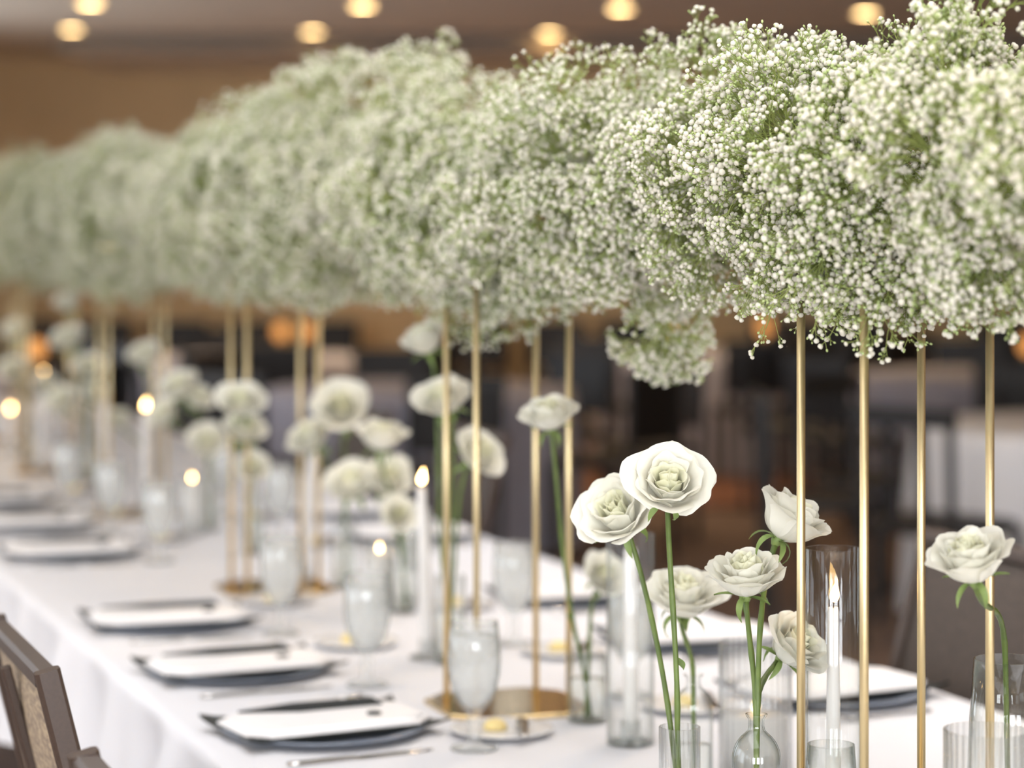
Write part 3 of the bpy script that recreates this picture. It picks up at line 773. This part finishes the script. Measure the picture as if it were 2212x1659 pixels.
def hurricane(label, loc, r, h):
    t = put('hurricane_glass', MB().lathe([(r - 0.0018, 0.001), (r, 0.001), (r, h * 0.5), (r, h - 0.001), (r - 0.0004, h), (r - 0.0014, h), (r - 0.0018, h - 0.001), (r - 0.0018, h * 0.5)], 48, closed=True).mesh('hurricane_glass', M['glass']), None, loc)
    return tag(t, label, 'glass cylinder', 'clear hurricane glasses')
HZ = 2.76
taper('sharp lit white taper burning inside the clear hurricane glass', on_table(1800, HZ), CAMZ - TABLE - (1312 - HY) / F * HZ, 0.0105, 0.0064, holder=True)
hurricane('clear glass hurricane cylinder around the sharp lit taper', on_table(1801, HZ), 0.0325, CAMZ - TABLE - (1184 - HY) / F * HZ)
taper('white taper with its top hidden behind a creamy rose', on_table(1362, 3.44), CAMZ - TABLE - (1185 - HY) / F * 3.44, 0.0108, 0.0095, lit=False)
hurricane('clear glass hurricane cylinder around the taper behind the creamy rose', on_table(1362, 3.44), 0.034, 0.30)
taper('lit white taper with bright oval flame left of the second gold stand', on_table(926, 4.15), CAMZ - TABLE - (1052 - HY) / F * 4.15, 0.0135, 0.0075, lean=(-0.045, 0))
taper('blurred leaning white taper below the big round rose', on_table(655, 5.1), CAMZ - TABLE - (975 - HY) / F * 5.1, 0.0125, 0.011, lit=False, lean=(0.07, 0))
taper('blurred lit white taper at left between rose clusters', on_table(318, 6.3), CAMZ - TABLE - (888 - HY) / F * 6.3, 0.0125, 0.009, lean=(-0.02, 0))
taper('blurred white taper with hidden flame left of the lit left taper', on_table(228, 6.6), CAMZ - TABLE - (868 - HY) / F * 6.6, 0.013, 0.011, lit=False)
taper('farthest lit taper with yellow flame among the left roses', on_table(92, 7.6), CAMZ - TABLE - (818 - HY) / F * 7.6, 0.012, 0.009)
taper('faint far taper with pinkish glow at the left edge', on_table(22, 8.2), CAMZ - TABLE - (892 - HY) / F * 8.2, 0.013, 0.010)

def votive(label, loc, r, h, ribbed, wax_h, lit=True, group='glass votive candles'):
    t = thing('votive_candle', label, 'votive candle', loc, 0, group)
    put('glass_cup', MB().lathe(glass_walls(p_cyl(r, h), 0.0022), 240 if ribbed else 32, 30 if ribbed else 0, 0.035).mesh('glass_cup', M['ribbed' if ribbed else 'glass']), t)
    rw = r * (0.9 if wax_h > 0.02 else 0.6)
    put('wax', MB().lathe([(0, 0.006), (rw, 0.006), (rw, wax_h - 0.002), (rw * 0.96, wax_h), (0, wax_h - 0.002)], 24).mesh('votive_wax', M['wax']), t)
    wk = put('wick', MB().tube([(0, 0, wax_h - 0.003), (0.0005, 0, wax_h + 0.007)], 0.0008, 6).mesh('wick', M['wick']), t)
    if lit: put('flame', FLAME_S, wk, (0, 0, wax_h + 0.004))
    return t
votive('tall ribbed glass votive glowing behind the bud bottle', on_table(1632, 3.22), 0.0475, 0.182, True, 0.085)
votive('ribbed glass votive with peach glow at the lower right corner', on_table(2130, 2.42), 0.0410, 0.226, True, 0.130)
votive('round glowing tealight in clear glass left of the white taper', on_table(820, 4.70), 0.03, 0.13, False, 0.110)
votive('small glowing tealight at left above the empty cloth', on_table(415, 5.9), 0.03, 0.14, False, 0.130)

# ------------------------------------------------------------------ place settings
def round_plate(r, h, mat, name):
    return MB().lathe([(0, 0), (r * 0.62, 0), (r * 0.66, 0.002), (r * 0.97, h * 0.85), (r, h), (r * 0.985, h + 0.0015), (r * 0.70, h * 0.35), (r * 0.62, 0.004), (0, 0.004)], 48).mesh(name, mat)
charger_me = round_plate(0.152, 0.012, M['charger'], 'charger')
bread_me = round_plate(0.075, 0.009, M['china'], 'bread_plate')
def square_plate():
    mb = MB(); n = 16; a = 0.156; vs = []
    for lay in (0, 1):
        for i in range(n + 1):
            for j in range(n + 1):
                x = -1 + 2 * i / n; y = -1 + 2 * j / n
                z = 0.004 + 0.004 * (max(abs(x), abs(y)) ** 6) + 0.010 * (abs(x * y) ** 5)
                bow = 1 - 0.07 * (1 - (x * y) ** 2)
                vs.append(Vector((x * a * bow, y * a * 0.63 * bow, z + lay * 0.004 - 0.004)))
    k = n + 1; off = k * k; fs = []
    for i in range(n):
        for j in range(n):
            q = (i * k + j, i * k + j + 1, (i + 1) * k + j + 1, (i + 1) * k + j)
            fs.append(q); fs.append(tuple(off + p for p in reversed(q)))
    b = [i * k for i in range(k)] + [n * k + j for j in range(1, k)] + [i * k + n for i in range(n - 1, -1, -1)] + [j for j in range(n - 1, 0, -1)]
    for p, q in zip(b, b[1:] + b[:1]): fs.append((p, q, off + q, off + p))
    return mb.add(vs, fs).mesh('square_plate', M['black'])
plate_sq = square_plate()
menu_sec = octo(0.290, 0.168, 0.030)
menu_me = prism(menu_sec, 0, 0.004, 0.001).mesh('white_napkin_body', M['paper'], False)
fold_me = prism(octo(0.274, 0.150, 0.028), 0.0043, 0.009, 0.001).mesh('upper_fold', M['paper'], False)
card_me = prism([(0.10, -0.026), (0.105, 0.024), (-0.02, 0.034), (-0.115, 0.012), (-0.03, -0.022)], 0, 0.003).mesh('black_card', M['napkin'], False)
seal_me = MB().lathe([(0, 0.004), (0.009, 0.0035), (0.011, 0.0015), (0.011, 0), (0, 0)], 16).mesh('wax_seal', M['black'])
def knife_mesh(L=0.22):
    mb = MB(); vs = []
    for i in range(15):
        t = i / 14; y = (t - 0.5) * L
        w = 0.0055 if t < 0.42 else 0.0045 if t < 0.48 else 0.0085 * (1 - max(0, (t - 0.8) / 0.2) ** 2 * 0.9)
        h = 0.004 if t < 0.45 else 0.0015
        vs += [Vector((-w, y, 0)), Vector((w, y, 0)), Vector((w, y, h)), Vector((-w, y, h))]
    fs = [(i * 4 + j, i * 4 + (j + 1) % 4, i * 4 + 4 + (j + 1) % 4, i * 4 + 4 + j) for i in range(14) for j in range(4)] + [(3, 2, 1, 0), (56, 57, 58, 59)]
    return mb.add(vs, fs).mesh('knife', M['steel'])
def fork_mesh(L=0.20):
    mb = MB(); vs = []
    for i in range(13):
        t = i / 12; y = (t - 0.5) * L * 0.78 - L * 0.11
        w = 0.0055 - 0.003 * sin(pi * min(1, t * 1.1)) if t < 0.8 else 0.003 + (t - 0.8) / 0.2 * 0.009
        z = 0.001 + 0.008 * max(0, t - 0.6)
        vs += [Vector((-w, y, z)), Vector((w, y, z)), Vector((w, y, z + 0.0022)), Vector((-w, y, z + 0.0022))]
    fs = [(i * 4 + j, i * 4 + (j + 1) % 4, i * 4 + 4 + (j + 1) % 4, i * 4 + 4 + j) for i in range(12) for j in range(4)] + [(3, 2, 1, 0), (48, 49, 50, 51)]
    mb.add(vs, fs)
    y0 = 0.5 * L * 0.78 - L * 0.11
    for x in (-0.0105, -0.0035, 0.0035, 0.0105):
        mb.tube([(x, y0 - 0.002, 0.005), (x, y0 + 0.022, 0.009), (x, y0 + 0.045, 0.012)], [0.0018, 0.0015, 0.0008], 6)
    return mb.mesh('fork', M['steel'])
KN, FK, BK = knife_mesh(), fork_mesh(), knife_mesh(0.15)
butter_me = MB().lathe([(0, 0), (0.016, 0), (0.017, 0.004), (0.013, 0.011), (0.006, 0.015), (0, 0.016)], 16, 8, 0.12).mesh('butter', M['butter'])
def goblet(label, loc, rot=0.0, s=1.0):
    t = thing('water_goblet', label, 'goblet', loc, rot, 'frosted water goblets'); t.scale = (s, s, s)
    outer = [(0, 0), (0.033, 0), (0.034, 0.0015), (0.031, 0.004), (0.014, 0.008), (0.0085, 0.014), (0.0105, 0.021), (0.0075, 0.028), (0.0115, 0.036), (0.008, 0.044),
             (0.012, 0.052), (0.022, 0.064), (0.031, 0.082), (0.0365, 0.104), (0.0380, 0.126), (0.0365, 0.152), (0.0335, 0.180)]
    inner = [(0.0320, 0.180), (0.035, 0.152), (0.0365, 0.126), (0.035, 0.104), (0.0295, 0.084), (0.020, 0.068), (0.008, 0.058), (0, 0.057)]
    put('bowl', MB().lathe(outer + inner, 32).mesh('goblet_glass', M['frost']), t) if 'gob' not in CACHE else put('bowl', CACHE['gob'], t)
    if 'gob' not in CACHE:
        CACHE['gob'] = t.children[0].data
        CACHE['gobw'] = MB().lathe([(0, 0.0578), (0.0075, 0.0588), (0.0195, 0.069), (0.029, 0.085), (0.0344, 0.104), (0.0358, 0.126), (0.0345, 0.152), (0.0335, 0.160), (0, 0.160)], 28).mesh('iced_water', M['water'])
        CACHE['icec'] = prism(octo(0.022, 0.022, 0.004), -0.010, 0.010, 0.003).mesh('ice_cube', M['ice'], False)
    wt = put('water', CACHE['gobw'], t)
    for i, (x, y, z, a) in enumerate(((0.012, 0.004, 0.151, 0.5), (-0.012, 0.008, 0.150, 1.3), (0.0, -0.014, 0.152, 0.2), (0.004, 0.002, 0.126, 0.9))):
        put('ice_cube', CACHE['icec'], wt, (x, y, z), (0.2 * i, 0.15, a))
    return t
CACHE = {}
def setting(u, n, side, who, jig, card=True):
    """side 1: guest sits on the left edge and faces across the table; -1: right edge. who names it in labels"""
    rz = TH - pi / 2 if side == 1 else TH + pi / 2
    rot = rz + jig
    p = T(u, n)
    def at(dx, dy, h): return p + Matrix.Rotation(rz, 3, 'Z') @ Vector((dx, dy, 0)) + Vector((0, 0, h))
    def one(name, me, lab, cat, grp, loc, r):
        o = put(name, me, None, loc, (0, 0, r)); return tag(o, lab, cat, grp)
    one('charger_plate', charger_me, 'round smoky charger plate of ' + who, 'plate', 'round charger plates', at(0, 0, 0.001), rot)
    one('square_plate', plate_sq, 'black square plate with raised corners of ' + who, 'plate', 'black square plates', at(0, 0, 0.007), rot + SQ)
    nk = thing('folded_napkin', 'white folded napkin on the black plate of ' + who, 'napkin', at(0, 0, 0.0165), rot + SQ, 'white folded napkins')
    put('lower_fold', menu_me, nk); put('upper_fold', fold_me, nk)
    if card:
        c = one('menu_card', card_me, 'black menu card lying on the napkin of ' + who, 'card', 'black menu cards', at(0.0, 0, 0.026) + U * 0.058, rot + SQ)
        one('wax_seal', seal_me, 'small dark seal on the napkin of ' + who, 'seal', 'small dark seals', at(0, 0, 0.026) + N * 0.07 * side - U * 0.02, rot)
    one('table_knife', KN, 'steel table knife beside ' + who, 'knife', 'steel table knives', at(0.19, 0.0, 0.001), rot)
    one('table_fork', FK, 'steel table fork beside ' + who, 'fork', 'steel table forks', at(-0.185, 0.02, 0.001), rot)
    b = at(-0.19, 0.26, 0.001) if side == 1 else at(-0.03, 0.255, 0.001)
    if who.startswith('the nearest left'): b = T(3.295, 1.20, 0.001)
    one('bread_plate', bread_me, 'small white bread plate of ' + who, 'plate', 'white bread plates', b, rot)
    one('butter_pat', butter_me, 'yellow butter rosette on the bread plate of ' + who, 'butter', 'butter rosettes', b + Vector((-0.01, 0.01, 0.005)), rot)
    one('butter_knife', BK, 'small butter knife on the bread plate of ' + who, 'knife', 'butter knives', b + Vector((0.03, -0.01, 0.0115)), rot + 1.1)
    g = at(0.19, 0.165, 0.001) if side == 1 else at(0.10, 0.30, 0.001)
    goblet('frosted iced water goblet of ' + who, g, u)
SQ = pi / 2
LEFT = [(3.40, 'the nearest left place setting', 0.14), (3.92, 'the second left place setting', 0.10), (4.46, 'the third left place setting', -0.02),
        (5.52, 'the fourth left place setting', 0.0), (6.09, 'the fifth left place setting', -0.05), (6.70, 'the farthest left place setting', 0.0)]
for u, who, j in LEFT: setting(u, 0.962, 1, who, j)
RIGHT = [(3.40, 'the nearest right place setting', 0.15), (3.93, 'the second right place setting', -0.1), (4.50, 'the third right place setting', 0.05),
         (5.55, 'the fourth right place setting', 0.0), (6.10, 'the farthest right place setting', 0.0)]
for u, who, j in RIGHT: setting(u, 1.79, -1, who, j, card=False)

# ------------------------------------------------------------------ chairs at the table
def banquet_chair(label, u, nb, side, cloth='chaircloth', group='brown banquet chairs at the long table', width=0.45):
    """nb: where the top of the back stands across the table"""
    rz = TH - pi / 2 if side == 1 else TH + pi / 2
    p = T(u, nb); p.z = 0
    t = thing('banquet_chair', label, 'chair', p, rz, group)
    hw = width / 2; H = 0.965; lean = 0.13; ys = lean     # y: toward the table; the back top stands at y = 0
    fr = M['chairframe']
    for s in (-1, 1):
        x = s * (hw - 0.012)
        put('back_post', MB().beam((x, ys, 0.44), (x, 0, H), 0.024, 0.030, Vector((0, 1, 0)), 0.18).mesh('back_post', fr, False), t)
        put('leg', MB().beam((x, ys - 0.06, 0), (x, ys, 0.44), 0.024, 0.026, Vector((0, 1, 0))).mesh('leg', fr, False), t)
        put('leg', MB().beam((x, ys + 0.43, 0), (x, ys + 0.40, 0.42), 0.024, 0.026, Vector((0, 1, 0))).mesh('leg', fr, False), t)
        put('side_rail', MB().beam((x, ys, 0.42), (x, ys + 0.40, 0.42), 0.022, 0.026).mesh('side_rail', fr, False), t)
    put('top_rail', MB().beam((-hw + 0.022, 0.003, H - 0.013), (hw - 0.022, 0.003, H - 0.013), 0.029, 0.024, Vector((0, 0, 1)), 0.2).mesh('top_rail', fr, False), t)
    put('cross_bar', MB().beam((-hw, ys * 0.75, 0.59), (hw, ys * 0.75, 0.59), 0.024, 0.024).mesh('cross_bar', fr, False), t)
    # padded back between the posts, bowed a little
    mb = MB(); n = 10; vs = []
    for lay in (-1, 1):
        for i in range(n + 1):
            for j in range(n + 1):
                a = -1 + 2 * i / n; b = j / n
                x = a * (hw - 0.026); z = 0.60 + (H - 0.028 - 0.60) * b; y0 = ys * (1 - (z - 0.44) / (H - 0.44))
                pad = (1 - abs(a) ** 4) * (1 - abs(2 * b - 1) ** 4)
                vs.append(Vector((x, y0 + lay * (0.006 + 0.012 * pad), z)))
    k = n + 1; off = k * k; fs = []
    for i in range(n):
        for j in range(n):
            q = (i * k + j, (i + 1) * k + j, (i + 1) * k + j + 1, i * k + j + 1)
            fs.append(q); fs.append(tuple(off + e for e in reversed(q)))
    bd = [i * k for i in range(k)] + [n * k + j for j in range(1, k)] + [i * k + n for i in range(n - 1, -1, -1)] + [j for j in range(n - 1, 0, -1)]
    for a, b in zip(bd, bd[1:] + bd[:1]): fs.append((b, a, off + a, off + b))
    put('back_pad', mb.add(vs, fs).mesh('back_pad', M[cloth]), t)
    put('back_slat', MB().beam((0.0, ys * 0.68 - 0.020, 0.61), (0.0, -0.016, H - 0.03), 0.020, 0.012, Vector((0, 1, 0))).mesh('back_slat', fr, False), t)
    sp = MB(); sec = octo(width - 0.03, 0.40, 0.05)
    put('seat', prism(sec, 0.425, 0.462, 0.012).xf(Matrix.Translation((0, ys + 0.215, 0))).mesh('seat', M[cloth], False), t)
    return t
banquet_chair('brown metal chair with woven gold-flecked back at the lower left corner', 3.045, 0.466, 1)
banquet_chair('brown chair whose top corner just shows at the bottom edge left', 2.15, 0.424, 1)
banquet_chair('dark brown fabric chair at the right table edge beside the rightmost rose', 3.495, 2.15, -1, 'darkcloth', width=0.47)
banquet_chair('dark chair at the right table edge behind the second gold stand', 6.15, 2.17, -1, 'darkcloth')
banquet_chair('dark chair at the right table edge behind the big round blurred rose', 7.15, 2.17, -1, 'darkcloth')

# ------------------------------------------------------------------ background tables, chairs, lamps
def drape(r, h, seed):
    rnd = random.Random(seed); n = 96; mb = MB(); ph = rnd.uniform(0, 6.28)
    lv = [(0, h, 0), (r * 0.5, h, 0), (r * 0.97, h, 0), (r, h - 0.008, 0), (r * 1.01, h - 0.08, .3), (r * 1.03, h - 0.3, .8), (r * 1.05, 0.01, 1)]
    vs = [Vector((0, 0, h))]
    for rr, z, k in lv[1:]:
        for j in range(n):
            a = 2 * pi * j / n
            q = rr + k * 0.03 * (sin(14 * a + ph) + 0.5 * sin(23 * a + ph * 2))
            vs.append(Vector((q * cos(a), q * sin(a), z)))
    fs = [(0, 1 + j, 1 + (j + 1) % n) for j in range(n)]
    for l in range(len(lv) - 2):
        fs += [(1 + l * n + j, 1 + (l + 1) * n + j, 1 + (l + 1) * n + (j + 1) % n, 1 + l * n + (j + 1) % n) for j in range(n)]
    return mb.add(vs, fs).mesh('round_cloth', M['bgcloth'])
DRAPES = [drape(0.76, 0.752, 5), drape(0.76, 0.752, 6)]
BC = {}
def black_chair(label, x, y, rz, slats=False):
    t = thing('black_chair', label, 'chair', (x, y, 0), rz, 'black chairs in the background')
    if not BC:
        fr = M['blackchair']
        BC['back_leg'] = [MB().beam((q * 0.20, -0.20, 0), (q * 0.20, -0.235, 0.86), 0.03, 0.03, Vector((0, 1, 0))).mesh('back_leg', fr, False) for q in (-1, 1)]
        BC['leg'] = [MB().beam((q * 0.20, 0.20, 0), (q * 0.20, 0.19, 0.44), 0.03, 0.03, Vector((0, 1, 0))).mesh('leg', fr, False) for q in (-1, 1)]
        BC['top_rail'] = [MB().beam((-0.22, -0.235, 0.85), (0.22, -0.235, 0.85), 0.03, 0.07).mesh('top_rail', fr, False)]
        BC['seat'] = [prism(octo(0.44, 0.42, 0.05), 0.43, 0.475, 0.012).mesh('seat', fr, False)]
        BC['back_pad'] = [MB().beam((0, -0.208, 0.55), (0, -0.230, 0.82), 0.375, 0.035, Vector((0, 1, 0))).mesh('back_pad', fr, False)]
        BC['slat'] = [MB().beam((q * 0.068, -0.205, 0.47), (q * 0.068, -0.230, 0.82), 0.04, 0.015, Vector((0, 1, 0))).mesh('slat', fr, False) for q in (-1, 1)]
    for k, l in BC.items():
        if k == ('back_pad' if slats else 'slat'): continue
        for me in l: put(k, me, t)
    return t
LAMP_SH = MB().lathe([(0.018, 0.10), (0.040, 0.115), (0.050, 0.145), (0.046, 0.178), (0.030, 0.20), (0.018, 0.205)], 20).mesh('amber_globe', M['amber'])
LAMP_BS = MB().lathe([(0, 0), (0.045, 0), (0.045, 0.008), (0.010, 0.014), (0.008, 0.09), (0.02, 0.104), (0, 0.106)], 18).mesh('lamp_base', M['brass'])
def table_set(x, y, seed, name, lamps=((0, 0),), chairs=(0.2, 1.4, 2.6, 3.9, 5.2), slats=False, white=False):
    o = put('round_tablecloth', DRAPES[seed % 2], None, (x, y, 0.0), (0, 0, seed))
    if white:
        o.data = o.data.copy(); o.data.materials[0] = M['cloth']
    tag(o, ('white' if white else 'dimmed white') + ' cloth over the background round table ' + name, 'tablecloth', 'cloths of the background tables')
    sector = ['right of', 'behind and right of', 'behind', 'behind and left of', 'left of', 'in front and left of', 'in front of', 'in front and right of']
    for i, a in enumerate(chairs):
        cx, cy = x + cos(a) * 1.14, y + sin(a) * 1.14
        black_chair('black chair %s the background round table %s' % (sector[round(a / (pi / 4)) % 8], name), cx, cy, a + pi / 2, slats)
    for i, (lx, ly) in enumerate(lamps):
        t = thing('amber_lamp', 'amber globe lamp%s on the background table %s' % (', left one,' if i else '', name), 'lamp', (x + lx, y + ly, 0.753), 0, 'amber globe lamps in the background')
        put('globe', LAMP_SH, t); put('base', LAMP_BS, t)
def bg(px, Z): return (px - CX) / F * Z
E8 = [i * pi / 4 for i in range(8)]
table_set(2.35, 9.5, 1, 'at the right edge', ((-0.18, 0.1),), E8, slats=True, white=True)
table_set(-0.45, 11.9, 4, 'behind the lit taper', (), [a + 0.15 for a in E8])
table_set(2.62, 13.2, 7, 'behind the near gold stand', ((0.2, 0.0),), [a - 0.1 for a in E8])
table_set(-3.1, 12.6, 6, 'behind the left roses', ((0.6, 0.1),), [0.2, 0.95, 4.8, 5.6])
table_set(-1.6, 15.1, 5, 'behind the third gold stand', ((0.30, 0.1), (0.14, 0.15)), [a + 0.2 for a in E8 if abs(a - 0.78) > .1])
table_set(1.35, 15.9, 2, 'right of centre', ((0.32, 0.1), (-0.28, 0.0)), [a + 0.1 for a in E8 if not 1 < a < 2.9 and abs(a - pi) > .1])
k = 0
for i in range(15):
    x = -3.6 + i * 0.56
    if i in (5, 9, 12): continue
    k += 1
    black_chair('black padded chair standing against the far wall, %s from the left' % 'first second third fourth fifth sixth seventh eighth ninth tenth eleventh twelfth'.split()[k - 1], x, 17.75, pi)
